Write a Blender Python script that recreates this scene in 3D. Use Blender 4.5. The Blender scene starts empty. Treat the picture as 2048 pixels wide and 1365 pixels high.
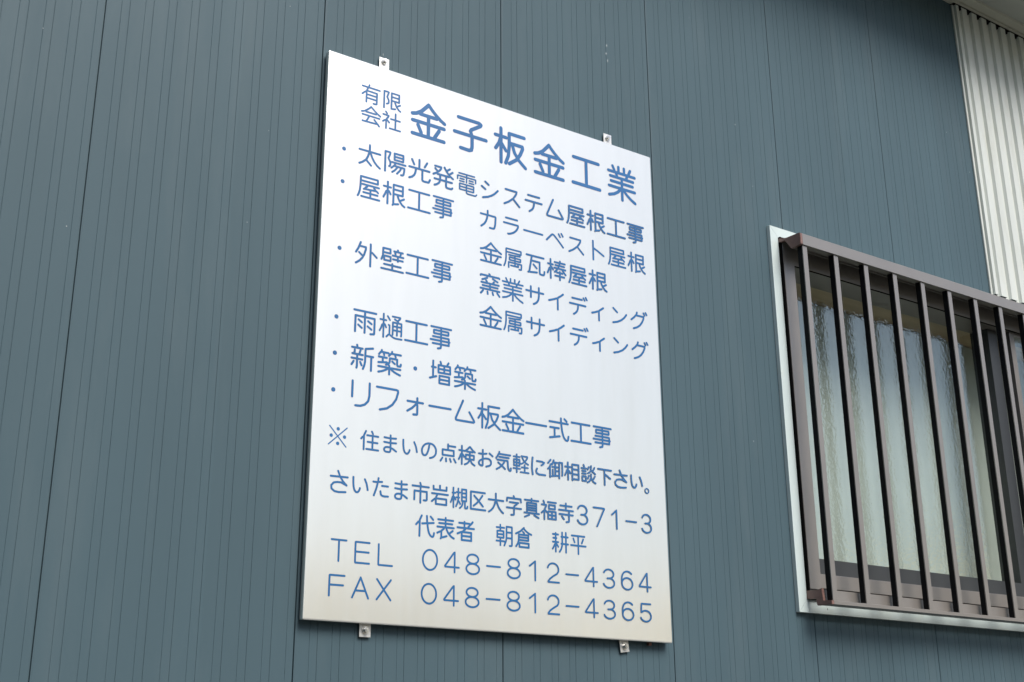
import bpy, bmesh, math, random
from mathutils import Vector, Matrix

C = bpy.context.scene.collection
SC = bpy.context.scene
random.seed(7)
R = math.radians
CZ = 1.5                      # eye height of the camera above the ground

# ------------------------------------------------------------------ camera
cam_d = bpy.data.cameras.new('camera')
cam = bpy.data.objects.new('camera', cam_d)
C.objects.link(cam)
YAW, PITCH, ROLL = 0.604701672, 0.327856251, -0.00612979
fw = Vector((math.sin(YAW)*math.cos(PITCH), math.cos(YAW)*math.cos(PITCH), math.sin(PITCH)))
rt = Vector((math.cos(YAW), -math.sin(YAW), 0))
up = rt.cross(fw)
r2 = rt*math.cos(ROLL) + up*math.sin(ROLL)
u2 = -rt*math.sin(ROLL) + up*math.cos(ROLL)
m = Matrix((r2, u2, -fw)).transposed().to_4x4()
m.translation = Vector((0, -2.1760775, CZ))
cam.matrix_world = m
cam_d.sensor_width = 36
cam_d.lens = 44.2139
cam_d.clip_start = 0.05
cam_d.clip_end = 500
SC.camera = cam

# ------------------------------------------------------------------ world, sun, exposure
SUN_EL, SUN_AZ = R(47), R(6)       # azimuth: to the right of straight out from the wall
w = bpy.data.worlds.new('World')
SC.world = w
w.use_nodes = True
nt = w.node_tree
bg = nt.nodes['Background']
sky = nt.nodes.new('ShaderNodeTexSky')
sky.sky_type = 'NISHITA'
sky.sun_disc = False
sky.sun_elevation = SUN_EL
sdir = Vector((math.sin(SUN_AZ)*math.cos(SUN_EL), -math.cos(SUN_AZ)*math.cos(SUN_EL), math.sin(SUN_EL)))  # towards the sun
sky.sun_rotation = math.atan2(sdir.x, sdir.y)
sky.air_density = 1.0
sky.dust_density = 2.0
sky.ozone_density = 1.0
hs = nt.nodes.new('ShaderNodeHueSaturation')      # overcast: the blue is mostly gone
hs.inputs['Saturation'].default_value = 0.85
nt.links.new(sky.outputs[0], hs.inputs['Color'])
tcw = nt.nodes.new('ShaderNodeTexCoord')          # overcast sky: brighter overhead than at the horizon
sxyz = nt.nodes.new('ShaderNodeSeparateXYZ')
grad = nt.nodes.new('ShaderNodeMapRange')
grad.inputs['To Min'].default_value = 0.24
grad.inputs['To Max'].default_value = 0.85
scl = nt.nodes.new('ShaderNodeVectorMath')
scl.operation = 'SCALE'
nt.links.new(tcw.outputs['Generated'], sxyz.inputs[0])
nt.links.new(sxyz.outputs['Z'], grad.inputs['Value'])
nt.links.new(hs.outputs[0], scl.inputs[0])
nt.links.new(grad.outputs[0], scl.inputs['Scale'])
nt.links.new(scl.outputs[0], bg.inputs['Color'])
bg.inputs['Strength'].default_value = 0.15
sun_d = bpy.data.lights.new('sun', 'SUN')
sun_d.energy = 1.5
sun_d.angle = R(32)
sun_d.color = (1.0, 0.97, 0.93)
sun = bpy.data.objects.new('sun', sun_d)
C.objects.link(sun)
sun.rotation_euler = sdir.to_track_quat('Z', 'Y').to_euler()
sun.location = (3, -6, 9)
SC.view_settings.view_transform = 'Standard'
SC.view_settings.look = 'None'
SC.view_settings.gamma = 1
SC.view_settings.exposure = 1.22
SC.render.engine = 'CYCLES'
SC.cycles.use_denoising = True
SC.cycles.max_bounces = 10
SC.cycles.transparent_max_bounces = 12

# ------------------------------------------------------------------ materials
def mat(name, col, rough=0.5, metal=0.0, ior=1.5, var=0.0, vscale=6.0, bump=0.0, bscale=40.0, stretch=(1, 1, 1),
        rvar=0.0, stain=None, stain_scale=3.0, stain_amt=0.5, panels=0.0):
    mt = bpy.data.materials.new(name)
    mt.use_nodes = True
    n, l = mt.node_tree.nodes, mt.node_tree.links
    b = n['Principled BSDF']
    b.inputs['Base Color'].default_value = (*col, 1)
    b.inputs['Roughness'].default_value = rough
    b.inputs['Metallic'].default_value = metal
    b.inputs['IOR'].default_value = ior
    tc = n.new('ShaderNodeTexCoord')
    mp = n.new('ShaderNodeMapping')
    mp.inputs['Scale'].default_value = stretch
    l.new(tc.outputs['Object'], mp.inputs['Vector'])
    last = None
    if var or stain:
        no = n.new('ShaderNodeTexNoise')
        no.inputs['Scale'].default_value = vscale
        no.inputs['Detail'].default_value = 6
        l.new(mp.outputs[0], no.inputs['Vector'])
        mr = n.new('ShaderNodeMapRange')
        mr.inputs['From Min'].default_value = 0.3
        mr.inputs['From Max'].default_value = 0.7
        mr.inputs['To Min'].default_value = 1 - var
        mr.inputs['To Max'].default_value = 1 + var
        l.new(no.outputs['Fac'], mr.inputs['Value'])
        mx = n.new('ShaderNodeVectorMath')
        mx.operation = 'SCALE'
        mx.inputs[0].default_value = col
        l.new(mr.outputs[0], mx.inputs['Scale'])
        last = mx.outputs[0]
    if stain:
        n2 = n.new('ShaderNodeTexNoise')
        n2.inputs['Scale'].default_value = stain_scale
        n2.inputs['Detail'].default_value = 8
        n2.inputs['Roughness'].default_value = 0.65
        l.new(mp.outputs[0], n2.inputs['Vector'])
        m2 = n.new('ShaderNodeMapRange')
        m2.inputs['From Min'].default_value = 0.52
        m2.inputs['From Max'].default_value = 0.72
        m2.inputs['To Max'].default_value = stain_amt
        l.new(n2.outputs['Fac'], m2.inputs['Value'])
        mi = n.new('ShaderNodeMix')
        mi.data_type = 'RGBA'
        mi.inputs[7].default_value = (*stain, 1)
        l.new(m2.outputs[0], mi.inputs[0])
        l.new(last, mi.inputs[6])
        last = mi.outputs[2]
    if panels:                              # each board of the batch a touch lighter or darker
        sx = n.new('ShaderNodeSeparateXYZ')
        l.new(tc.outputs['Object'], sx.inputs[0])
        pm = n.new('ShaderNodeMath')
        pm.operation = 'MULTIPLY_ADD'
        pm.inputs[1].default_value = 1/0.464004
        pm.inputs[2].default_value = (2.5 - 0.548917)/0.464004 + 40
        l.new(sx.outputs['X'], pm.inputs[0])
        fl = n.new('ShaderNodeMath')
        fl.operation = 'FLOOR'
        l.new(pm.outputs[0], fl.inputs[0])
        wn = n.new('ShaderNodeTexWhiteNoise')
        wn.noise_dimensions = '1D'
        l.new(fl.outputs[0], wn.inputs['W'])
        pr = n.new('ShaderNodeMapRange')
        pr.inputs['To Min'].default_value = 1 - panels
        pr.inputs['To Max'].default_value = 1 + panels
        l.new(wn.outputs['Value'], pr.inputs['Value'])
        ps = n.new('ShaderNodeVectorMath')
        ps.operation = 'SCALE'
        l.new(last, ps.inputs[0])
        l.new(pr.outputs[0], ps.inputs['Scale'])
        last = ps.outputs[0]
    if last:
        l.new(last, b.inputs['Base Color'])
    if rvar:
        n3 = n.new('ShaderNodeTexNoise')
        n3.inputs['Scale'].default_value = vscale*1.7
        n3.inputs['Detail'].default_value = 5
        l.new(mp.outputs[0], n3.inputs['Vector'])
        m3 = n.new('ShaderNodeMapRange')
        m3.inputs['To Min'].default_value = rough - rvar
        m3.inputs['To Max'].default_value = rough + rvar
        l.new(n3.outputs['Fac'], m3.inputs['Value'])
        l.new(m3.outputs[0], b.inputs['Roughness'])
    if bump:
        nb = n.new('ShaderNodeTexNoise')
        nb.inputs['Scale'].default_value = bscale
        nb.inputs['Detail'].default_value = 4
        l.new(mp.outputs[0], nb.inputs['Vector'])
        bu = n.new('ShaderNodeBump')
        bu.inputs['Strength'].default_value = 1.0
        bu.inputs['Distance'].default_value = bump
        l.new(nb.outputs['Fac'], bu.inputs['Height'])
        l.new(bu.outputs[0], b.inputs['Normal'])
    return mt

M = {}
M['siding'] = mat('blue_grey_paint', (0.066, 0.106, 0.124), 0.50, ior=1.24, var=0.06, vscale=1.6, stain=(0.105, 0.142, 0.155), stain_scale=2.6, stain_amt=0.4, panels=0.05, bump=0.0012, bscale=3.0, stretch=(2.2, 1, 0.35), rvar=0.06)
M['white'] = mat('white_sheet_metal', (0.58, 0.605, 0.555), 0.42, metal=0.12, var=0.04, vscale=5, stretch=(3, 1, 0.6), stain=(0.40, 0.40, 0.30), stain_scale=7, stain_amt=0.35)
M['flash'] = mat('white_flashing', (0.54, 0.62, 0.60), 0.38, var=0.04, vscale=9, stain=(0.42, 0.43, 0.32), stain_scale=9, stain_amt=0.3)
M['soffit'] = mat('soffit_board', (0.46, 0.48, 0.43), 0.6, var=0.05, vscale=4)
M['trim'] = mat('eave_trim', (0.60, 0.60, 0.50), 0.5, var=0.05, vscale=9)
M['bronze'] = mat('bronze_aluminium', (0.170, 0.155, 0.139), 0.34, ior=2.0, var=0.06, vscale=12, stretch=(1, 1, 1), rvar=0.05)
M['side_shade'] = mat('bar_side_shade', (0.008, 0.008, 0.009), 0.6, ior=1.2)  # shade on the bar sides put into the colour
M['slate'] = mat('dark_sash_metal', (0.035, 0.038, 0.040), 0.4, ior=1.6)
M['gap_shade'] = mat('black_gap_shade', (0.003, 0.003, 0.003), 0.8, ior=1.1)  # near-black that stands in for shade in narrow gaps
M['cap'] = mat('brown_plastic', (0.19, 0.108, 0.090), 0.42, var=0.15, vscale=60)
M['board'] = mat('white_coated_panel', (0.77, 0.775, 0.73), 0.15, metal=0.62, ior=1.6, var=0.015, vscale=5, stretch=(6, 1, 0.8), stain=(0.60, 0.58, 0.50), stain_scale=1.3, stain_amt=0.16, rvar=0.05, bump=0.00025, bscale=5)
M['letter'] = mat('blue_vinyl', (0.010, 0.100, 0.265), 0.14, ior=1.75, var=0.10, vscale=7)
M['steel'] = mat('stainless_steel', (0.72, 0.71, 0.68), 0.22, metal=1.0)
M['tab'] = mat('galvanised_tab', (0.62, 0.615, 0.59), 0.35, metal=0.55, var=0.12, vscale=90, stain=(0.42, 0.36, 0.27), stain_scale=60, stain_amt=0.45)
M['rust'] = mat('rusty_iron', (0.16, 0.07, 0.045), 0.7, var=0.3, vscale=120)
M['ground'] = mat('worn_concrete', (0.075, 0.072, 0.062), 0.9, var=0.2, vscale=0.6)
M['ridge_tone'] = mat('added_ridge_tone', (0.42, 0.35, 0.20), 0.9, var=0.4, vscale=0.25)  # added ridge, pale and warm for the sign's reflection
M['wood'] = mat('casing_wood', (0.55, 0.43, 0.28), 0.6, var=0.15, vscale=8, stretch=(0.4, 3, 3))
M['room'] = mat('interior_plaster', (0.30, 0.27, 0.21), 0.9)
M['curtain'] = mat('pale_curtain', (0.48, 0.525, 0.475), 0.9, var=0.05, vscale=8)
M['spatter'] = mat('white_paint_speck', (0.27, 0.31, 0.32), 0.5)

def glass_mat():
    mt = bpy.data.materials.new('patterned_glass')
    mt.use_nodes = True
    n, l = mt.node_tree.nodes, mt.node_tree.links
    n.remove(n['Principled BSDF'])
    out = n['Material Output']
    tc = n.new('ShaderNodeTexCoord')
    no = n.new('ShaderNodeTexNoise')
    no.inputs['Scale'].default_value = 95
    no.inputs['Detail'].default_value = 2
    l.new(tc.outputs['Object'], no.inputs['Vector'])
    bu = n.new('ShaderNodeBump')
    bu.inputs['Distance'].default_value = 0.0006
    l.new(no.outputs['Fac'], bu.inputs['Height'])
    lw = n.new('ShaderNodeLayerWeight')       # Schlick reflectance of both glass surfaces
    lw.inputs['Blend'].default_value = 0.5
    pw = n.new('ShaderNodeMath')
    pw.operation = 'POWER'
    pw.inputs[1].default_value = 5
    l.new(lw.outputs['Facing'], pw.inputs[0])
    mu = n.new('ShaderNodeMath')
    mu.operation = 'MULTIPLY_ADD'
    mu.inputs[1].default_value = 0.91
    mu.inputs[2].default_value = 0.22
    mu.use_clamp = True
    l.new(pw.outputs[0], mu.inputs[0])
    gl = n.new('ShaderNodeBsdfGlossy')
    gl.inputs['Roughness'].default_value = 0.02
    gl.inputs['Color'].default_value = (0.90, 1.0, 0.98, 1)
    l.new(bu.outputs[0], gl.inputs['Normal'])
    tr = n.new('ShaderNodeBsdfTransparent')
    tr.inputs['Color'].default_value = (0.92, 0.95, 0.93, 1)
    mx = n.new('ShaderNodeMixShader')
    l.new(mu.outputs[0], mx.inputs[0])
    l.new(tr.outputs[0], mx.inputs[1])
    l.new(gl.outputs[0], mx.inputs[2])
    l.new(mx.outputs[0], out.inputs['Surface'])
    return mt
M['glass'] = glass_mat()

# ------------------------------------------------------------------ mesh helpers
def obj(name, bm, ms, parent=None, smooth=False):
    me = bpy.data.meshes.new(name)
    bm.to_mesh(me)
    bm.free()
    for x in (ms if isinstance(ms, (list, tuple)) else [ms]):
        me.materials.append(x)
    if smooth:
        for p in me.polygons:
            p.use_smooth = True
    o = bpy.data.objects.new(name, me)
    C.objects.link(o)
    if parent:
        o.parent = parent
    return o

def box(bm, x0, x1, y0, y1, z0, z1, bev=0.0, mi=0):
    vs = [bm.verts.new((x, y, z)) for x in (x0, x1) for y in (y0, y1) for z in (z0, z1)]
    fs = []
    for q in ((0, 1, 3, 2), (4, 6, 7, 5), (0, 4, 5, 1), (2, 3, 7, 6), (0, 2, 6, 4), (1, 5, 7, 3)):
        f = bm.faces.new([vs[i] for i in q])
        f.material_index = mi
        fs.append(f)
    if bev:
        es = list({e for f in fs for e in f.edges})
        r = bmesh.ops.bevel(bm, geom=es, offset=bev, segments=2, profile=0.6, affect='EDGES')
        for f in r['faces']:
            f.material_index = mi

def prism(bm, pts, axis, a, b, mi=0):
    """pts: closed outline in the two other axes; extruded along axis from a to b."""
    def P(p, t):
        return {'x': (t, p[0], p[1]), 'y': (p[0], t, p[1]), 'z': (p[0], p[1], t)}[axis]
    A = [bm.verts.new(P(p, a)) for p in pts]
    B = [bm.verts.new(P(p, b)) for p in pts]
    n = len(pts)
    fs = [bm.faces.new(A), bm.faces.new(B[::-1])]
    for i in range(n):
        fs.append(bm.faces.new((A[i], B[i], B[(i+1) % n], A[(i+1) % n])))
    for f in fs:
        f.material_index = mi
    bmesh.ops.recalc_face_normals(bm, faces=fs)

def sheet(bm, prof, zs):
    """profile (x, y) polyline swept upwards through the heights zs."""
    rows = [[bm.verts.new((x, y, z)) for x, y in prof] for z in zs]
    for a, b in zip(rows[:-1], rows[1:]):
        for i in range(len(prof)-1):
            bm.faces.new((a[i], a[i+1], b[i+1], b[i]))

def tag(o, label=None, cat=None, group=None, kind=None):
    if label: o['label'] = label
    if cat: o['category'] = cat
    if group: o['group'] = group
    if kind: o['kind'] = kind
    return o

def empty(name, loc, label, cat):
    o = bpy.data.objects.new(name, None)
    o.empty_display_size = 0.1
    C.objects.link(o)
    o.location = loc
    return tag(o, label, cat)

def child(o, parent):
    o.parent = parent
    o.matrix_parent_inverse = Matrix.Translation(-parent.location)
    return o

# ------------------------------------------------------------------ setting
bm = bmesh.new()
box(bm, -400, 400, -400, 400, -0.5, 0)
tag(obj('ground', bm, M['ground']), kind='structure')

bm = bmesh.new()                        # unseen ridge added behind the camera to block low sky and tint reflections
NA, NR = 120, 7
rows = []
for j in range(NR):
    t = j/(NR-1)
    row = []
    for i in range(NA+1):
        a = R(150 + 240*i/NA)
        d = 42 + 26*t
        h = 11.0*math.sin(t*math.pi*0.5)*(1 + 0.10*math.sin(a*9) + 0.06*math.sin(a*23+1)) + random.uniform(-.35, .35)*(t > 0.2)
        row.append(bm.verts.new((d*math.cos(a)*1.0, d*math.sin(a), h - 0.2)))
    rows.append(row)
for a, b in zip(rows[:-1], rows[1:]):
    for i in range(NA):
        bm.faces.new((a[i], a[i+1], b[i+1], b[i]))
tag(obj('added_ridge', bm, M['ridge_tone'], smooth=True), kind='structure')

# ------------------------------------------------------------------ the building
bld = empty('building', (2.5, 0, 0), 'building clad in vertical blue-grey metal siding with a white corrugated strip and an eave', 'building')
X0, PB = 0.548917, 0.464004               # first visible board joint, board width
EAVE_Z = CZ + 2.455
WIN_L, WIN_R = 2.366, 4.400
WIN_B, WIN_T = CZ + 0.372, CZ + 1.380

def siding_profile(xa, xb):
    pts = [(xa, 0.0)]
    k0 = math.floor((xa - X0)/PB) - 1
    ev = []
    for k in range(k0, k0 + int((xb-xa)/PB) + 4):
        for j in range(10):
            xs = X0 + k*PB + j*PB/10
            if j == 0:
                ev.append([(xs-.0017, 0), (xs-.0010, .005), (xs+.0007, .005), (xs+.0014, .0006), (xs+.005, 0)])
            else:
                ev.append([(xs-.0008, 0), (xs-.0002, .0008), (xs+.0003, .0008), (xs+.0008, .0000)])
            xf = xs + PB/10*0.655
            ev.append([(xf-.0006, 0), (xf, .0006), (xf+.0006, 0)])
    for e in ev:
        if e[0][0] > xa + .0002 and e[-1][0] < xb - .0002:
            pts += e
    pts.append((xb, 0.0))
    return pts

TOPZ = EAVE_Z + 0.10
bm = bmesh.new()
sheet(bm, siding_profile(-1.2, WIN_L), [0.12, 1.2, TOPZ])
sheet(bm, siding_profile(WIN_L, WIN_R), [0.12, WIN_B])
sheet(bm, siding_profile(WIN_L, WIN_R), [WIN_T, TOPZ])
sheet(bm, siding_profile(WIN_R, 7.5), [0.12, 1.2, TOPZ])
child(obj('siding_wall', bm, M['siding']), bld)

bm = bmesh.new()                        # unseen wall added on the far left to block sky light
box(bm, -1.15, -0.8, -8.0, -.004, 0.12, TOPZ)
child(obj('left_sky_blocker', bm, M['siding']), bld)
bm = bmesh.new()
box(bm, -1.35, 7.5, 0.012, 0.10, 0, 0.12)
child(obj('plinth', bm, M['ground']), bld)

# white corrugated strip to the right of the siding
CL = 3.3315
bm = bmesh.new()
prof = [(CL, -.0015), (CL+.0002, -.0135), (CL+.0145, -.0135), (CL+.018, -.004)]
x = CL + .027
while x < 7.5:
    prof += [(x, -.004), (x+.0045, -.0135), (x+.0315, -.0135), (x+.036, -.004)]
    x += .0535
sheet(bm, prof, [CZ+1.395, CZ+1.9, EAVE_Z-.0098])
x = CL + .018
while x < 7.5:                            # black blocks painting the shade where the valleys meet the trim
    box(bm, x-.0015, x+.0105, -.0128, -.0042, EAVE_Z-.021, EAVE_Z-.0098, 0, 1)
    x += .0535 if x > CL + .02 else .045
box(bm, CL-.010, 7.5, -.0142, -.0008, EAVE_Z-.0097, EAVE_Z-.0058, 0, 1)  # black strip painting the shade line below the trim lip
child(obj('corrugated_panel', bm, [M['white'], M['gap_shade']]), bld)
bm = bmesh.new()
box(bm, CL-.0105, CL-.0012, -.0055, -.0008, CZ+1.395, EAVE_Z-.0098)
child(obj('corner_trim', bm, M['white']), bld)

# eave: trim against the wall, soffit board, fascia
OV = 0.30
bm = bmesh.new()
box(bm, -1.2, 7.6, -OV, -.056, EAVE_Z+.008, EAVE_Z+.016)
eave = child(obj('eave', bm, M['soffit']), bld)
bm = bmesh.new()
prism(bm, [(-.0008, EAVE_Z+.010), (-.0008, EAVE_Z-.0055), (-.0190, EAVE_Z-.0055), (-.0195, EAVE_Z+.005), (-.0225, EAVE_Z+.005), (-.0235, EAVE_Z+.0005), (-.0505, EAVE_Z+.0005), (-.0515, EAVE_Z-.0015), (-.0555, EAVE_Z-.0015), (-.056, EAVE_Z+.016), (-.0008, EAVE_Z+.016)], 'x', -1.2, 7.6)
o = obj('trim', bm, M['trim']); o.parent = eave
bm = bmesh.new()
box(bm, -1.2, 7.6, -OV-.02, -OV-.001, EAVE_Z-.02, EAVE_Z+.17)
o = obj('fascia', bm, M['white']); o.parent = eave
bm = bmesh.new()
prism(bm, [(-OV-.05, EAVE_Z+.172), (1.6, EAVE_Z+.62), (1.6, EAVE_Z+.66), (-OV-.05, EAVE_Z+.20)], 'x', -1.4, 7.7)
child(obj('roof', bm, M['siding']), bld)

# ------------------------------------------------------------------ window (part of the building)
def ring(bm, xa, xb, za, zb, w, y0, y1, bev=0.0, mi=0, mitre=False):
    """picture-frame ring; four sides butted on mitred corners"""
    o_ = [(xa, za), (xb, za), (xb, zb), (xa, zb)]
    wl, wb, wr, wt = w
    i_ = [(xa+wl, za+wb), (xb-wr, za+wb), (xb-wr, zb-wt), (xa+wl, zb-wt)]
    for k in range(4):
        j = (k+1) % 4
        g = 0.0005 if mitre else 0.0
        d = Vector((o_[j][0]-o_[k][0], o_[j][1]-o_[k][1])).normalized()*g
        prism(bm, [(o_[k][0]+d.x, o_[k][1]+d.y), (o_[j][0]-d.x, o_[j][1]-d.y), (i_[j][0]-d.x, i_[j][1]-d.y), (i_[k][0]+d.x, i_[k][1]+d.y)], 'y', y0, y1, mi)

FX0, FX1 = 2.3775, 4.388
bm = bmesh.new()
# outer frame: stiles, head, sill
box(bm, FX0, FX0+.041, -.020, .07, CZ+.4148, CZ+1.345, .0012)
box(bm, FX1-.041, FX1, -.020, .07, CZ+.4148, CZ+1.345, .0012)
box(bm, FX0+.041, FX1-.041, -.0195, .07, CZ+1.2810, CZ+1.345, .0012)
box(bm, FX0+.041, FX1-.041, -.0195, .07, CZ+.4190, CZ+.4545, .0012)
box(bm, FX0, FX1, -.016, .05, CZ+.396, CZ+.4142, .0008)
win = child(obj('window', bm, M['bronze']), bld)

bm = bmesh.new()                          # mitred white flashing round the opening
ring(bm, 2.3418, 4.424, CZ+.3578, CZ+1.3842, (.0290, .0315, .0290, .0290), -.012, -.0006, mitre=True)
o = obj('flashing', bm, M['flash']); o.parent = win
bm = bmesh.new()                          # black ring between flashing and frame, the gap's shade put into its colour
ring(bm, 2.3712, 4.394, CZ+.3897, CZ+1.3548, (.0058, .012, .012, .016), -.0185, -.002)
box(bm, FX0+.0415, FX1-.0415, -.0188, -.0160, CZ+1.2785, CZ+1.2807)   # black strip painting the shaded gap under the head
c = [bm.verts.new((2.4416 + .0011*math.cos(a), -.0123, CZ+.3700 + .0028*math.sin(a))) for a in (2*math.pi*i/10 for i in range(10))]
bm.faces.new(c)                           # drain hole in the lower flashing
o = obj('gap_shade', bm, M['gap_shade']); o.parent = win

SX0, SX1 = FX0+.026, 3.345                # inner (left) sash
bm = bmesh.new()
box(bm, SX0, SX0+.036, .012, .074, CZ+.456, CZ+1.30)
box(bm, SX1-.046, SX1, .012, .074, CZ+.456, CZ+1.30)
box(bm, SX0+.036, SX1-.046, .012, .074, CZ+.456, CZ+.4995)
box(bm, SX0+.036, SX1-.046, .012, .074, CZ+1.296, CZ+1.299)
s1 = obj('sash', bm, M['slate']); s1.parent = win
bm = bmesh.new()
sheet(bm, [(SX0+.034, .062), (SX1-.044, .062)], [CZ+.498, CZ+1.298])
o = obj('pane', bm, M['glass']); o.parent = win
TX0, TX1 = 3.379, FX1-.03                # outer (right) sash
bm = bmesh.new()
box(bm, TX0, TX0+.0225, -.010, .010, CZ+.456, CZ+1.30, .001)
box(bm, TX1-.03, TX1, -.010, .010, CZ+.456, CZ+1.30)
box(bm, TX0+.0225, TX1-.03, -.009, .009, CZ+.456, CZ+.4995)
box(bm, TX0+.0225, TX1-.03, -.009, .009, CZ+1.2700, CZ+1.2805)
s2 = obj('sash', bm, M['bronze']); s2.parent = win
bm = bmesh.new()
sheet(bm, [(TX0+.021, 0), (TX1-.028, 0)], [CZ+.498, CZ+1.271])
o = obj('pane', bm, M['glass']); o.parent = win

bm = bmesh.new()                          # wooden casing inside the opening
box(bm, FX0-.02, FX1+.02, .0765, .24, CZ+1.300, CZ+1.320)
box(bm, FX0-.02, FX0+.005, .0765, .24, CZ+.44, CZ+1.2995)
box(bm, FX1-.005, FX1+.02, .0765, .24, CZ+.44, CZ+1.2995)
box(bm, FX0-.02, FX1+.02, .0765, .24, CZ+.42, CZ+.4395)
o = obj('casing', bm, M['wood']); o.parent = win

bm = bmesh.new()                          # dim room behind
box(bm, FX0-.3, FX1+.3, 2.2, 2.25, CZ-.6, CZ+1.7)
box(bm, FX0-.35, FX0-.3, .07, 2.2, CZ-.6, CZ+1.7)
box(bm, FX1+.3, FX1+.35, .07, 2.2, CZ-.6, CZ+1.7)
box(bm, FX0-.3, FX1+.3, .07, 2.2, CZ+1.7, CZ+1.75)
box(bm, FX0-.3, FX1+.3, .07, 2.2, CZ-.65, CZ-.6)
child(obj('room', bm, M['room']), bld)

bm = bmesh.new()                          # curtain
prof = []
x = FX0 + .02
while x < FX1 - .02:
    prof.append((x, .190 +   .004*math.sin(x*2*math.pi/.115) + .002*math.sin(x*2*math.pi/.047+1)))
    x += .006
sheet(bm, prof, [CZ+.445, CZ+.8, CZ+1.296])
tag(obj('curtain', bm, M['curtain'], smooth=True), 'pale grey-green curtain hanging behind the patterned window glass', 'curtain')

# small white paint specks on the siding
bm = bmesh.new()
def speck(x, z, w_, h_, y=-.0006):
    n = 7
    c = [bm.verts.new((x + w_*math.cos(2*math.pi*i/n)*random.uniform(.6, 1), y, CZ + z + h_*math.sin(2*math.pi*i/n)*random.uniform(.6, 1))) for i in range(n)]
    bm.faces.new(c[::-1])
for a in ((1.8047, 1.7578, 0.0022, 0.0045), (1.8021, 1.7334, 0.0025, 0.004), (1.8063, 1.7143, 0.0018, 0.006), (1.1589, 1.5091, 0.001, 0.005), (2.3005, 1.4932, 0.0032, 0.0008), (2.2366, 0.7725, 0.0011, 0.0032), (2.2501, 1.6652, 0.0018, 0.002), (3.206, 1.9283, 0.0018, 0.002), (3.301, 1.8124, 0.0018, 0.002), (0.4401, 1.3186, 0.0012, 0.0016), (2.6527, 0.3539, 0.0013, 0.0015), (0.5244, 0.9351, 0.0014, 0.0016), (0.9, 1.2416, 0.001, 0.0012), (0.8671, 1.0286, 0.0012, 0.0014), (0.9309, 1.5496, 0.0012, 0.0012), (2.8196, 0.3066, 0.001, 0.0012), (2.1012, 1.9497, 0.0012, 0.0016)):
    speck(*a)
child(obj('paint_specks', bm, M['spatter']), bld)

# ------------------------------------------------------------------ window grille
gr = empty('window_grille', (2.371, -.05, CZ+.371), 'bronze window grille of slim upright bars fixed in front of the white trimmed window', 'window grille')
GX1 = 4.40
bm = bmesh.new()                          # top rail: front face, slanted hood back to the frame
prism(bm, [(-.0900, CZ+1.3095), (-.0885, CZ+1.3090), (-.0700, CZ+1.3110), (-.0700, CZ+1.3150), (-.0560, CZ+1.3150), (-.0560, CZ+1.3100), (-.0540, CZ+1.3100),
           (-.0380, CZ+1.3390), (-.0210, CZ+1.3420), (-.0210, CZ+1.3490), (-.0400, CZ+1.3440), (-.0885, CZ+1.3415), (-.0900, CZ+1.3395)], 'x', 2.3795, GX1)
child(obj('top_rail', bm, M['bronze']), gr)
bm = bmesh.new()
prism(bm, [(-.0900, CZ+.3706), (-.0900, CZ+.3788), (-.0885, CZ+.3796), (-.0585, CZ+.3796), (-.0580, CZ+.4095), (-.0550, CZ+.4095), (-.0550, CZ+.3706)], 'x', 2.3795, GX1)
child(obj('bottom_rail', bm, M['bronze']), gr)
bm = bmesh.new()
prism(bm, [(-.0125, CZ+1.3520), (-.0400, CZ+1.3440), (-.0870, CZ+1.3425), (-.0905, CZ+1.3400), (-.0905, CZ+1.3100), (-.0870, CZ+1.3080), (-.0560, CZ+1.3070), (-.0350, CZ+1.3375), (-.0125, CZ+1.3390)], 'x', 2.3708, 2.3793)
bmesh.ops.bevel(bm, geom=[e for e in bm.edges], offset=.0009, segments=2, affect='EDGES')
child(obj('end_cap', bm, M['cap']), gr)
bm = bmesh.new()
prism(bm, [(-.0125, CZ+.4110), (-.0125, CZ+.3900), (-.0415, CZ+.3880), (-.0425, CZ+.3740), (-.0450, CZ+.3710), (-.0905, CZ+.3698), (-.0905, CZ+.3795), (-.0640, CZ+.3815), (-.0615, CZ+.4110), (-.0540, CZ+.4100), (-.0480, CZ+.4080)], 'x', 2.3708, 2.3793)
bmesh.ops.bevel(bm, geom=[e for e in bm.edges], offset=.0007, segments=2, affect='EDGES')
child(obj('end_cap', bm, M['cap']), gr)

def bar_bm():
    b = bmesh.new()
    box(b, 0.0, .0165, -.0860, -.0828, CZ+.3800, CZ+1.3112, .0006)           # bright front strip
    box(b, .0004, .0158, -.0824, -.0670, CZ+.3800, CZ+1.3112, 0, 1)          # rest of the bar, its shaded sides coloured near-black
    return b
bar = child(obj('bar', bar_bm(), [M['bronze'], M['side_shade']]), gr)
PITCH_B = 0.1205
bar.location.x = 2.3815
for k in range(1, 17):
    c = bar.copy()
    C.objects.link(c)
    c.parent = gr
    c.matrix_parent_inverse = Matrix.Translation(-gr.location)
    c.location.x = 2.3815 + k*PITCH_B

# ------------------------------------------------------------------ the sign
SX, SZ, SF = 1.0171257, CZ + 0.2617727, -0.022
sign = empty('signboard', (SX+.45, -.01, SZ), 'white rectangular company sign with blue Japanese lettering screwed to the blue-grey wall', 'sign')
bm = bmesh.new()
box(bm, SX, SX+.9, SF, -.006, SZ, SZ+1.2, .0026)
child(obj('panel', bm, M['board']), sign)

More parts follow.
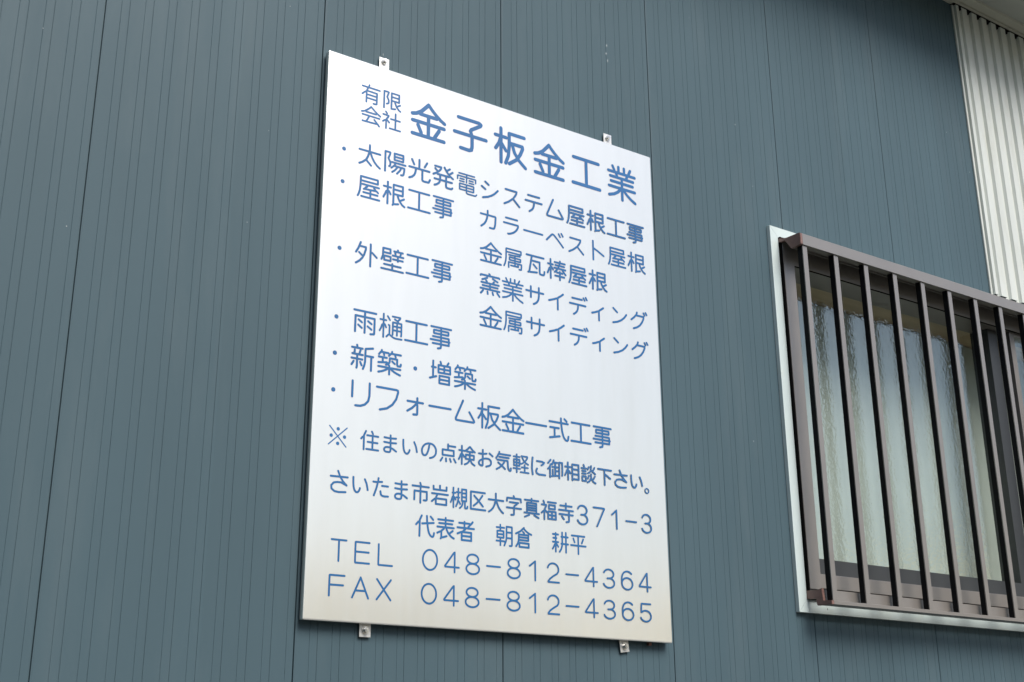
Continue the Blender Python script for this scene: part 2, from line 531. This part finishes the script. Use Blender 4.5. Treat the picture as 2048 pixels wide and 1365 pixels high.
def tab_with_bolt(cx, z0, z1, bx, bz, tilt=0.0):
    b = bmesh.new()
    box(b, -.0122, .0122, -.0065, -.0045, z0-bz, z1-bz, .0004)
    t = obj('mounting_tab', b, M['tab'])
    t.location = (SX+bx, 0, SZ+bz)
    t.rotation_euler = (0, tilt, 0)
    t.parent = sign
    t.matrix_parent_inverse = Matrix.Translation(-sign.location)
    for v in t.data.vertices:
        v.co.x += cx - bx
    b = bmesh.new()
    def cyl(r, ya, yb, n, r2=None):
        q = bmesh.ops.create_cone(b, cap_ends=True, segments=n, radius1=r, radius2=r2 or r, depth=abs(yb-ya))
        bmesh.ops.rotate(b, verts=q['verts'], cent=(0, 0, 0), matrix=Matrix.Rotation(R(90), 3, 'X'))
        bmesh.ops.translate(b, verts=q['verts'], vec=(0, (ya+yb)/2, 0))
    cyl(.0078, -.0066, -.0082, 24)
    cyl(.0066, -.0082, -.0098, 24, .0060)
    cyl(.0047, -.0098, -.0150, 6)
    cyl(.0030, -.0150, -.0158, 18, .0026)
    s = obj('bolt', b, M['steel'])
    s.parent = t
    return t
tab_with_bolt(.1423, 1.195, 1.2352, .1420, 1.2262)
tab_with_bolt(.7752, 1.195, 1.2348, .7752, 1.2240)
tab_with_bolt(.1383, -.0235, .010, .1385, -.0110)
tab_with_bolt(.7745, -.0235, .010, .7750, -.0110, R(-7))
bm = bmesh.new()
box(bm, SX+.8405, SX+.8480, -.012, -.003, SZ-.0065, SZ+.004, .0015)
child(obj('clip', bm, M['rust']), sign)

GLYPHS = {
    "-": "180,380 820,380",
    "0": "830,380 821,480 795,575 753,659 697,729 631,779 557,808 481,814 405,797 335,757 274,697 224,619 190,529 172,430 172,330 190,231 224,141 274,63 335,3 405,-37 481,-54 557,-48 631,-19 697,31 753,101 795,185 821,280 830,380",
    "1": "300,589 580,815 580,-55",
    "2": "224,599 247,666 288,725 345,772 413,802 487,815 562,809 632,784 693,743 740,688 770,624 780,554 770,450 700,345 500,223 330,93 240,-29 250,-55 800,-55",
    "3": "219,657 256,720 316,772 394,804 482,815 569,803 647,770 706,718 742,654 749,584 728,517 680,458 610,415 527,392 400,389;450,389 542,401 622,379 690,340 741,289 772,229 780,163 763,100 725,42 666,-5 593,-38 511,-54 427,-52 347,-31 277,6 223,56 190,116",
    "4": "640,-55 640,815 600,789 190,197 200,163 840,163",
    "5": "780,815 270,815 260,780 240,397 280,406 297,421 384,467 483,484 583,471 672,429 741,363 781,280 789,189 763,102 706,28 625,-26 528,-52 428,-49 334,-16 258,44 208,122",
    "6": "750,710 697,758 635,792 566,812 494,814 424,799 359,769 303,724 260,667 210,537 195,380 200,241 200,223 213,142 252,67 313,6 390,-36 478,-54 567,-48 650,-18 720,34 770,102 797,182 797,265 770,344 720,413 650,464 567,495 478,501 390,483 313,441 252,380 213,305 200,223",
    "7": "170,815 800,815 820,789 360,-55",
    "8": "500,406 588,417 666,450 726,498 762,560 769,627 747,692 699,749 629,791 544,812 456,812 371,791 301,749 253,692 231,627 238,560 274,498 334,450 412,417 500,406;500,406 409,396 325,366 258,319 211,260 191,193 198,124 232,60 289,7 365,-32 454,-52 546,-52 635,-32 711,7 768,60 802,124 809,193 789,260 742,319 675,366 591,396 500,406",
    "A": "160,-55 500,815 840,-55;290,249 710,249",
    "E": "800,815 220,815 200,798 200,-38 220,-55 800,-55;200,406 770,406",
    "F": "820,815 220,815 200,798 200,-55;200,406 770,406",
    "L": "200,815 200,-38 220,-55 800,-55",
    "T": "190,815 810,815;500,815 500,-55",
    "X": "200,815 800,-55;800,815 200,-55",
    "い": "875,193 819,436 728,625;171,661 175,444 194,266 219,174 261,94 319,49 361,44 408,58 456,113 497,205 496,228",
    "お": "365,588 450,591 573,614;360,577 153,577;359,344 533,377 650,380 739,355 808,288 825,202 817,155 786,99 717,49 556,-1;733,645 905,531;366,766 358,47 339,22 311,13 239,27 169,77 147,138 156,177 181,216 228,261 306,305",
    "さ": "100,580 900,600;440,820 550,580 700,400 860,260 600,360 420,360 250,320 140,200 160,60 300,-30 500,-50 820,-20",
    "た": "370,598 567,617;350,583 139,583;370,598 350,585;350,585 342,499 294,322 177,11;370,598 388,757;872,28 706,19 617,27 564,44 517,88 496,212;861,450 570,450",
    "に": "170,780 140,500 130,250 170,-40;420,640 700,640 840,600 780,520 680,460;420,270 370,160 400,50 520,0 900,0",
    "の": "548,9 656,41 733,83 811,161 853,252 864,391 847,469 783,577 719,630 647,663 569,677 444,674 308,622 236,563 167,469 133,374 128,277 150,186 197,119 253,97 333,116 392,191 444,313 492,488 514,624",
    "ま": "540,191 636,174 819,67;805,653 522,630 223,643;217,432 522,419 811,440;489,216 369,219 294,202 239,161 222,113 225,69 239,41 258,22 322,-3 461,-3 506,19 531,55 539,136 528,763",
    "ィ": "513,358 442,344 306,277 181,235;513,358 536,399 732,552;514,358 514,-40",
    "イ": "546,489 475,474 356,413 143,331;548,489 548,9;546,489 572,533 692,619 807,721",
    "ォ": "609,424 609,579;612,426 828,426;597,410 578,427 233,427;597,369 556,344 411,194 234,69;612,424 597,410;597,410 614,302 614,-1 589,-23 467,-35",
    "カ": "447,563 431,419 375,255 311,149 179,22;447,563 161,563;459,566 459,750;456,566 447,563;456,566 783,563 808,544 789,222 753,69 728,38 706,30 553,25",
    "グ": "386,605 426,733;386,605 356,591 281,497 127,360;920,719 865,806;757,767 809,674;386,605 394,597 744,597 762,576 753,516 669,330 564,188 475,108 389,49 229,-20",
    "サ": "681,742 678,391 656,238 628,169 572,91 519,47 437,0;103,533 886,533;314,739 314,277",
    "シ": "162,490 317,397;216,18 433,94 583,180 722,291 868,462;464,618 311,717",
    "ス": "566,311 583,369 642,449 706,572 719,655 224,661;566,311 525,297 358,144 169,25;566,311 845,35",
    "テ": "523,443 517,316 486,188 431,97 310,-2;250,697 770,697;130,447 881,447",
    "デ": "512,435 500,269 469,166 422,91 369,38 299,-10;940,730 885,820;239,688 697,688;831,687 776,778;119,438 870,438",
    "ト": "330,820 330,-40;330,500 550,400 840,240",
    "フ": "70,740 800,740 860,720 870,660 800,400 660,180 460,20 200,-60",
    "ベ": "746,530 682,643;115,254 342,527 367,549 408,563 467,538 600,405 880,92;876,584 809,693",
    "ム": "420,800 130,110 140,50 200,40 840,40 880,70 860,120 680,400",
    "ラ": "356,11 389,11 472,41 567,91 647,152 719,230 767,308 806,405 811,458 803,472 175,472;266,702 770,702",
    "リ": "170,800 170,240;800,800 800,350 760,160 640,20 480,-50 300,-60",
    "ン": "878,498 769,347 625,213 422,97 207,30;233,682 423,522",
    "ー": "80,390 920,390",
    "一": "60,390 940,390",
    "下": "481,483 553,477 836,309;911,727 89,727;481,727 481,-43",
    "事": "497,613 217,613 206,602 206,499 217,488 783,488 797,502 797,602 786,613 497,613;95,730 907,730;76,236 846,236;162,102 814,108 814,352 803,363 170,363;373,-69 481,-39 494,-3 497,730",
    "代": "225,541 172,519 70,407;767,783 888,662;362,468 916,537;584,791 603,505 614,494 622,383 667,186 700,102 733,47 783,-6 825,-26 867,-28 897,-14 917,19 938,125;335,786 242,605 236,-42",
    "会": "50,460 200,520 360,660 500,810 640,680 800,550 950,460;260,500 740,500;90,330 910,330;420,330 360,180 280,20;100,0 450,10 840,30;660,200 780,80 900,-60",
    "住": "202,528 147,505 85,426;655,699 602,804;886,316 406,316;642,608 642,-8;372,611 917,611;347,-9 930,-9;310,793 217,591 217,-42",
    "倉": "242,383 749,383;507,770 592,694 694,624 803,569 913,536;531,497 533,563 464,624;89,523 328,638 520,798;98,-12 186,108 225,219 242,333 242,486 253,497 742,497 750,488 750,274 742,266 292,266;219,170 231,158 317,147 767,141 766,-23 273,-23 272,99",
    "光": "625,422 625,19 639,-26 697,-42 875,-37 897,-23 943,87;361,421 339,236 294,122 211,27 94,-36;497,425 497,805;194,751 284,563;819,757 717,560;86,424 917,424",
    "区": "892,749 136,749 133,-9 917,-12;783,149 503,422 312,586;284,139 433,249 583,394 754,620",
    "増": "855,130 459,130;519,670 519,736 493,807;772,670 771,718 821,806;891,530 415,530;650,394 650,665;459,130 464,269 850,269 855,-12 459,-12 459,130;153,561 308,561;205,797 205,193;415,530 419,669 886,669 892,394 419,388 415,530;81,132 331,230",
    "壁": "794,564 821,671;619,735 619,699 603,672 619,622 619,561;137,469 114,449 73,331;717,744 708,805;507,561 927,561;711,557 711,366;523,419 905,419;500,222 500,-14;181,163 830,163;76,-17 924,-17;902,736 565,736;181,616 414,616 419,624 414,777 136,777 128,480 137,469;137,469 219,488 428,483 425,324 181,324 178,411",
    "外": "365,299 328,316 215,406;651,491 719,488 888,343;650,-43 650,803;266,799 186,566 97,394;231,653 467,649 467,566 408,358 342,219 244,91 104,-23",
    "大": "493,502 493,803;485,502 469,516 97,516;485,502 544,413 628,236 689,147 789,44 893,-26;907,516 528,516 464,447 425,313 342,163 239,55 109,-30",
    "太": "378,144 385,154;385,154 389,161 385,154;352,159 333,152 222,41 102,-33;488,524 475,536 94,536;495,524 495,803;352,159 400,136 557,-13;488,524 550,441 594,322 683,169 792,49 905,-31;909,536 533,536 469,474 428,319 352,159",
    "子": "150,760 760,760 810,730 790,690 530,520 500,470 530,410 550,320 550,60 530,-20 460,-50 220,-40;40,350 960,350",
    "字": "480,807 503,769 515,706;100,266 897,266;679,507 658,455 522,363 500,324 500,49 489,-23 458,-37 341,-43;892,562 878,702 119,702 105,562;739,516 264,516",
    "寺": "256,191 372,70;679,482 672,-6 653,-26 518,-47;106,291 900,291;844,688 170,688;494,489 494,805;917,486 83,486",
    "屋": "453,452 436,405 369,347 352,300;762,323 806,311 864,262;352,300 306,280;706,463 702,398 747,361 762,323;295,152 843,152;565,296 565,-16;228,597 842,597 847,605 842,758 183,758 175,366 158,208 125,69 85,-25;918,-20 220,-20;762,323 753,313 497,297 361,291 352,300;248,463 891,463",
    "属": "228,619 842,619 847,627 847,758 839,766 186,766 178,758 175,391 158,216 122,66 81,-29;286,-55 286,169 294,177 858,177 867,169 858,-37 839,-51 763,-54;569,405 336,405 325,394 325,297 336,286 808,286 822,299 822,394 811,405 569,405;570,501 570,53;302,502 525,508 800,534;722,47 388,47;702,109 714,91 714,49",
    "岩": "498,623 498,805;278,227 219,208 83,98;284,239 833,238 838,-3 287,-3 286,219 278,227;842,766 839,619 167,619 161,766;86,441 914,441;365,435 350,372 306,308 278,227",
    "工": "90,720 910,720;500,720 500,0;60,0 940,0",
    "市": "517,658 508,727 473,806;186,71 189,449 819,449 822,133 814,97 775,80 665,77;495,654 495,-42;919,658 83,658",
    "平": "290,448 225,608;694,436 780,613;497,735 497,-45;914,311 86,311;139,736 859,736",
    "式": "309,394 309,48;761,795 860,712;86,619 914,619;603,801 608,624 644,319 692,136 722,66 789,-20 822,-37 872,-37 908,-3 929,127;122,397 500,397;532,88 103,-8",
    "御": "344,25 344,335;292,595 278,602;278,602 283,613 292,595;169,434 122,416 63,348;492,286 619,286;345,25 297,8;895,103 908,172 908,727 728,730 722,-50;219,802 74,633;378,700 619,700;320,474 622,474;492,50 492,697;640,66 345,25;181,-45 183,494 236,597 278,602;292,595 317,594 404,801",
    "新": "357,478 401,630;811,465 811,-42;292,711 271,809;167,475 167,511 189,547 190,619;159,200 88,70;404,204 458,94;286,474 286,38 271,-23;81,308 477,308;590,466 878,466;866,785 597,722 589,711 583,258 561,116 511,-25;477,705 87,705;106,474 488,474",
    "有": "280,450 225,427 94,291;292,322 783,322;783,152 292,152;389,680 415,797;629,-47 753,-37 778,-20 783,488 297,497;292,-45 292,438 280,450;354,671 342,611 280,450;95,674 908,674",
    "朝": "593,280 880,280;441,413 115,413;880,519 595,519;273,-45 273,265;535,74 472,130 70,130;81,697 474,697;273,808 273,559;273,559 114,547 114,277 433,272 442,280 442,547 273,559;479,-42 561,133 583,233 594,330 597,758 881,755 878,-9 853,-37 756,-40",
    "板": "210,840 210,-80;40,620 370,620;200,580 150,420 50,260;240,420 360,260;920,760 460,760 460,420 430,140 350,-70;470,500 860,500 870,450 800,280 680,100 460,-60;550,480 620,270 750,100 950,-60",
    "根": "838,577 467,577;222,455 178,424 128,288 78,197 76,174;468,-14 539,-6 659,27;229,481 297,447 351,341;728,174 889,278;468,-14 442,-53;358,613 83,613;467,391 836,391 839,761 467,758 468,-14;236,-50 236,810;636,390 642,330 667,258 739,124 831,24 911,-23",
    "棒": "211,483 275,452 328,357;656,729 891,729;624,600 642,722;601,587 572,463;601,587 624,600;656,731 642,722;624,597 857,597;200,422 158,394 71,165;601,591 443,591;642,724 412,724;656,731 662,804;769,457 778,405 797,374 919,245;852,113 423,113;92,588 322,588;647,322 647,-48;458,319 511,269 771,269;214,-50 214,810;531,451 503,374 405,274;911,458 389,458",
    "検": "658,200 692,169 747,77 797,27 918,-40;658,200 575,66 511,13 390,-47;657,200 657,571;658,200 689,222 875,222 881,413 442,419 436,224 636,222 658,200;862,619 817,572 503,572 466,617;228,-48 228,808;64,163 125,280 169,402 215,433 281,411 351,302;83,591 403,586 533,680 628,788 658,805 683,794 825,652 930,584",
    "業": "200,830 260,710;400,840 400,680;590,840 590,680;800,830 740,710;50,670 950,670;300,660 360,530;700,660 640,530;110,530 890,530;130,390 870,390;60,240 940,240;500,530 500,-80;460,220 350,110 220,30 60,-20;540,220 660,100 800,0 940,-70",
    "槻": "888,613 653,613;208,421 208,-50;814,271 822,-26 850,-39 936,-28 947,-12 953,51;888,444 653,444;459,256 500,236 565,130;197,425 153,397 117,280 64,165;700,271 689,158 667,83 636,30 546,-47;511,402 364,402;370,630 561,630;700,271 653,274 653,780 886,783 889,277 700,271;153,588 300,588;203,808 203,425;197,425 267,391 316,295;343,9 419,152 458,316 464,793",
    "樋": "787,570 753,640;443,86 397,63 328,-15;201,452 264,424 310,322;443,86 442,422 407,431;753,640 711,649 644,686;196,425 153,397 117,280 64,165;443,86 564,8 619,-14 692,-26 922,-22;367,751 455,624;753,640 842,724 856,771 850,777 557,777;567,416 905,416;83,588 311,588;567,269 905,269;734,95 734,557;208,-50 208,810;567,94 572,561 906,555 906,147 896,97",
    "気": "401,160 419,160;260,711 239,697 167,572 104,492;419,160 546,325;401,160 372,122 278,47 125,-42;419,160 595,12;401,160 216,284;260,711 281,799;260,711 269,702 897,702;167,416 744,416 761,161 778,69 803,5 847,-37 906,-31 925,19 925,85;805,561 279,561",
    "点": "492,503 206,502 203,252 797,255 794,502 492,503;492,699 878,699;386,99 396,-34;101,-40 199,115;595,104 645,-25;805,121 901,-28;492,503 492,772",
    "瓦": "219,-8 228,-17 306,-12 572,27;219,-8 172,-34;314,517 700,511 700,30 719,-20 850,-28 889,-17 911,30 921,135;564,211 418,356;103,738 892,738;339,736 333,655 219,-8",
    "発": "773,486 747,549;233,486 270,560;233,486 194,474 85,406;270,560 160,658;773,486 811,474 911,410;641,676 776,788;362,226 347,138 308,72 219,-3 139,-40;362,226 369,233;369,447 369,233;747,549 892,673;362,228 133,228;153,766 397,766 408,758 400,699 364,641 306,572 270,560;369,231 867,231;620,446 619,44 628,-14 667,-37 828,-37 856,-28 887,8;233,486 261,449 742,449 773,486;747,549 717,558 658,624 550,796",
    "相": "509,508 888,508;238,448 256,414;888,266 509,266;238,448 189,416 142,297 67,161;256,414 308,397 396,286;253,414 253,-48;244,808 244,448;83,592 397,592;508,-42 508,741 889,744 888,22 556,22",
    "真": "487,723 114,723;500,727 500,802;500,727 487,721;500,726 888,726;237,272 766,272;237,486 766,486;487,721 480,611;237,377 766,377;895,-39 646,62;355,55 113,-43;87,144 916,144;767,149 767,591 756,602 244,602 236,594 235,148",
    "社": "233,373 233,-48;230,373 172,355 75,272;244,392 297,372 382,284;212,802 268,719;416,-3 925,-3;686,-1 686,808;461,491 905,491;230,373 267,461 339,569 350,627 86,633",
    "福": "219,347 167,327 68,239;219,347 228,338 228,-45;439,758 913,758;179,796 227,706;833,630 503,630 497,461 850,458 853,624 833,630;247,391 286,374 370,293 447,297;669,329 669,3;897,166 448,166;447,297 448,-1 897,-1 892,333 453,333 447,297;84,619 333,619 342,611 331,552 264,447 219,347",
    "窯": "624,423 636,469 670,511;501,744 489,794 464,816;358,417 361,480 330,518;193,72 101,-50;907,-42 810,77;606,59 632,-29;386,55 396,-34;376,644 278,586 161,536;827,549 620,640;176,288 829,288;498,404 498,167;910,158 87,158;124,416 879,416;89,702 108,733 889,733 910,712",
    "築": "580,739 594,806;243,367 243,540;443,179 411,133 325,77 200,19 88,-15;700,727 731,634;185,739 156,722 97,640;557,179 589,130 675,77 786,27 912,-12;185,739 200,805;444,323 369,291;267,729 294,637;604,451 700,379;90,547 393,547;185,739 456,733 509,679;444,323 497,266 497,-45;79,335 394,383 447,333;580,736 930,736;921,194 611,194 503,180 389,194 82,194;936,395 933,349 917,319 817,313 794,355 794,547 786,555 519,555 511,547 506,424 489,380 444,323;474,640 553,727 580,739",
    "者": "366,330 389,377 469,427 490,474;783,155 303,155;436,741 436,489;728,641 686,683 173,683;366,330 381,313 778,313 783,-14 303,-14 300,308;366,330 236,297 89,234;849,763 800,702 636,547 617,497;914,486 86,486",
    "耕": "234,346 240,355;234,346 214,366 81,366;227,281 178,252 114,130 64,63;240,355 256,366 380,366;234,303 292,274 377,172;377,699 89,699;106,536 283,536;239,355 239,752;806,805 806,-45;914,616 553,616;547,313 925,313;445,-40 531,66 586,224 600,391 600,805;237,-48 237,346",
    "表": "295,-5 295,241;678,171 854,302;295,-5 364,2 551,63;294,241 233,230 95,166;294,241 314,280 417,358 434,410;295,-5 264,-48;184,572 830,572;134,719 872,719;497,805 497,420;905,419 95,419;531,415 550,333 633,197 742,88 819,38 910,2",
    "談": "639,581 703,558 899,424;647,181 647,391;639,581 658,806;111,13 108,238 325,241 328,16 111,13;643,181 683,155 725,86 786,24 864,-20 914,-34;200,812 231,723;107,508 324,508;107,377 327,377;519,738 456,611;447,159 512,303;866,740 787,611;879,305 790,168;68,641 360,641;460,425 556,474 639,581;643,181 619,161 597,102 556,47 503,5 420,-36",
    "軽": "423,391 525,386 633,441 706,502;589,757 589,713 575,688 631,594 706,502;719,502 706,502;719,502 808,430 917,382;528,758 858,758 868,749 858,691 836,647 719,502;422,419 98,419;473,-20 936,-20;537,219 891,219;711,-19 711,349;70,130 447,130;83,699 436,699;258,810 258,-53;422,419 419,272 100,272 97,561 419,563 422,433",
    "金": "50,460 160,490 300,580 420,710 500,800 580,710 700,600 840,490 950,430;270,500 730,500;60,290 940,290;500,500 500,-50;210,200 300,20;800,200 680,0;60,-50 940,-50",
    "限": "478,577 844,577;736,171 896,276;125,-47 125,761 317,766 339,752 267,508 339,372 344,249 317,202 253,173;663,27 553,-3 479,-11 478,758 844,761 844,394 525,391;644,390 653,324 681,244 747,122 842,19 911,-20",
    "陽": "751,249 742,188 706,111 595,-37;598,249 589,199 550,136 486,58 401,-20;491,256 458,244 364,144;491,256 522,380;481,638 841,638;114,-50 114,761 294,763 314,749 300,680 239,508 300,402 319,336 319,247 306,213 273,181;758,-56 828,-45 856,-14 881,113 889,249 491,256;384,386 932,386;841,638 836,772 481,766 486,505 836,505 841,638",
    "雨": "386,324 258,406;618,407 752,326;604,213 749,123;249,211 383,119;86,741 917,741;719,-52 844,-31 861,-6 864,538 139,538 136,-45;494,-37 494,740",
    "電": "610,441 804,441;610,544 779,544;218,544 387,544;199,441 387,441;889,506 889,644 881,652 117,652 108,644 108,506;497,427 497,763;805,211 198,211;838,769 162,769;493,324 483,333 208,333 197,322 198,88 792,88 803,97 806,322 794,333 503,333 493,324;934,22 889,-31 853,-39 558,-39 517,-28 497,-1 492,44 493,324",
}

LINES = [
    ["有限", 0.0022, 0.0779, 0.052, 0.052, 1.1059, 0.0503, -0.00017],
    ["会社", 0.0022, 0.0803, 0.0507, 0.0507, 1.0559, 0.0474, 0.00085],
    ["金子板金工業", 0.0046, 0.2031, 0.1107, 0.0924, 1.068, 0.0946, -0.00102],
    ["太陽光発電システム屋根工事", 0.0026, 0.0753, 0.0612, 0.0612, 0.9557, 0.0576, -0.00012],
    ["屋根工事", 0.0025, 0.0755, 0.0615, 0.0615, 0.8799, 0.0588, 0.0008],
    ["カラーベスト屋根", 0.0026, 0.3789, 0.0615, 0.0615, 0.884, 0.0556, -0.00104],
    ["金属瓦棒屋根", 0.0026, 0.3856, 0.0606, 0.0606, 0.8055, 0.0541, -0.00026],
    ["窯業サイディング", 0.0026, 0.3832, 0.0608, 0.0608, 0.7281, 0.0556, 0.0],
    ["金属サイディング", 0.0026, 0.3849, 0.0605, 0.0605, 0.6533, 0.0548, 0.0],
    ["外壁工事", 0.0025, 0.0756, 0.0612, 0.0612, 0.7276, 0.0581, 0.00127],
    ["雨樋工事", 0.0025, 0.0776, 0.0605, 0.0605, 0.5804, 0.0585, 0.0001],
    ["新築　増築", 0.0025, 0.0754, 0.061, 0.061, 0.5026, 0.0576, -0.00029],
    ["リフォーム板金一式工事", 0.0026, 0.0743, 0.0613, 0.0613, 0.4264, 0.058, -0.0001],
    ["住まいの点検お気軽に御相談下さい", 0.0022, 0.1042, 0.0457, 0.0457, 0.3382, 0.0451, 0.0],
    ["さいたま市岩槻区大字真福寺371-3", 0.0022, 0.0406, 0.0456, 0.0456, 0.2471, 0.0474, -0.00024],
    ["代表者　朝倉　耕平", 0.0023, 0.2335, 0.0481, 0.0481, 0.1797, 0.0495, -0.00022],
    ["TEL　048-812-4364", 0.0021, 0.0431, 0.0505, 0.0505, 0.1157, 0.0457, -0.00029],
    ["FAX　048-812-4365", 0.0021, 0.0412, 0.0506, 0.0506, 0.0497, 0.0442, -0.00029],
]
DOTS = [[0.0447, 0.9765], [0.0444, 0.9006], [0.0437, 0.7499], [0.0432, 0.6004], [0.043, 0.5238], [0.2279, 0.523], [0.0429, 0.4476]]

def strokes_of(ch):
    return [[tuple(int(v)/1000 for v in p.split(',')) for p in s.split(' ')] for s in GLYPHS[ch].split(';')]

def weight(ch):
    """crowded characters are cut with a slightly finer stroke"""
    t = sum(math.dist(a, b) for st in strokes_of(ch) for a, b in zip(st[:-1], st[1:]))
    return {'\u96fb': 0.70}.get(ch, 1.0 if t < 5.3 else max(0.80, 1.0 - 0.25*(t - 5.3)))

class Lettering:
    def __init__(self):
        self.bm = bmesh.new()
        self.y = SF - .00025
    def ngon(self, pts):
        self.y -= .000004
        f = self.bm.faces.new([self.bm.verts.new((SX+u, self.y, SZ+v)) for u, v in pts])
        f.normal_update()
        if f.normal.y > 0:
            f.normal_flip()
    def disc(self, u, v, r, n=20):
        self.ngon([(u+r*math.cos(2*math.pi*i/n), v+r*math.sin(2*math.pi*i/n)) for i in range(n)])
    def annulus(self, u, v, r0, r1, n=24):
        for i in range(n):
            a, b = 2*math.pi*i/n, 2*math.pi*(i+1)/n
            self.ngon([(u+r0*math.cos(a), v+r0*math.sin(a)), (u+r1*math.cos(a), v+r1*math.sin(a)), (u+r1*math.cos(b), v+r1*math.sin(b)), (u+r0*math.cos(b), v+r0*math.sin(b))])
    def seg(self, a, b, r, n=7):
        d = math.atan2(b[1]-a[1], b[0]-a[0])
        pts = [(b[0]+r*math.cos(d-math.pi/2+math.pi*i/n), b[1]+r*math.sin(d-math.pi/2+math.pi*i/n)) for i in range(n+1)]
        pts += [(a[0]+r*math.cos(d+math.pi/2+math.pi*i/n), a[1]+r*math.sin(d+math.pi/2+math.pi*i/n)) for i in range(n+1)]
        self.ngon(pts)
    def poly(self, pts, r):
        for a, b in zip(pts[:-1], pts[1:]):
            if abs(a[0]-b[0]) + abs(a[1]-b[1]) > 1e-6:
                self.seg(a, b, r)
    def done(self, name='text_line'):
        return child(obj(name, self.bm, M['letter']), sign)

DOT_LINE = {3: [0], 4: [1], 9: [2], 10: [3], 11: [4, 5], 12: [6]}
for k, (text, r, x0, p, sx, y0, sy, sk) in enumerate(LINES):
    i = 0
    for word in text.split('\u3000'):       # a gap in the line starts a new piece of lettering
        L = Lettering()
        for ch in word:
            for st in strokes_of(ch):
                L.poly([(x0 + i*p + sx*gx, y0 + sy*gy + sk*i) for gx, gy in st], r*weight(ch))
            i += 1
        i += 1
        if word.endswith('\u4e0b\u3055\u3044'):
            L.annulus(.8428, .3369, .0040, .0068)
        L.done()
    for d in DOT_LINE.get(k, []):
        L = Lettering()
        L.disc(*DOTS[d], .0047)
        L.done('bullet_point')
L = Lettering()
L.poly([(.0385, .3738), (.0752, .3352)], .0013)
L.poly([(.0765, .3737), (.0372, .3365)], .0013)
for u, v in ((.0572, .3695), (.0425, .3548), (.0715, .3548), (.0571, .3402)):
    L.disc(u, v, .0037)
L.done('reference_mark')
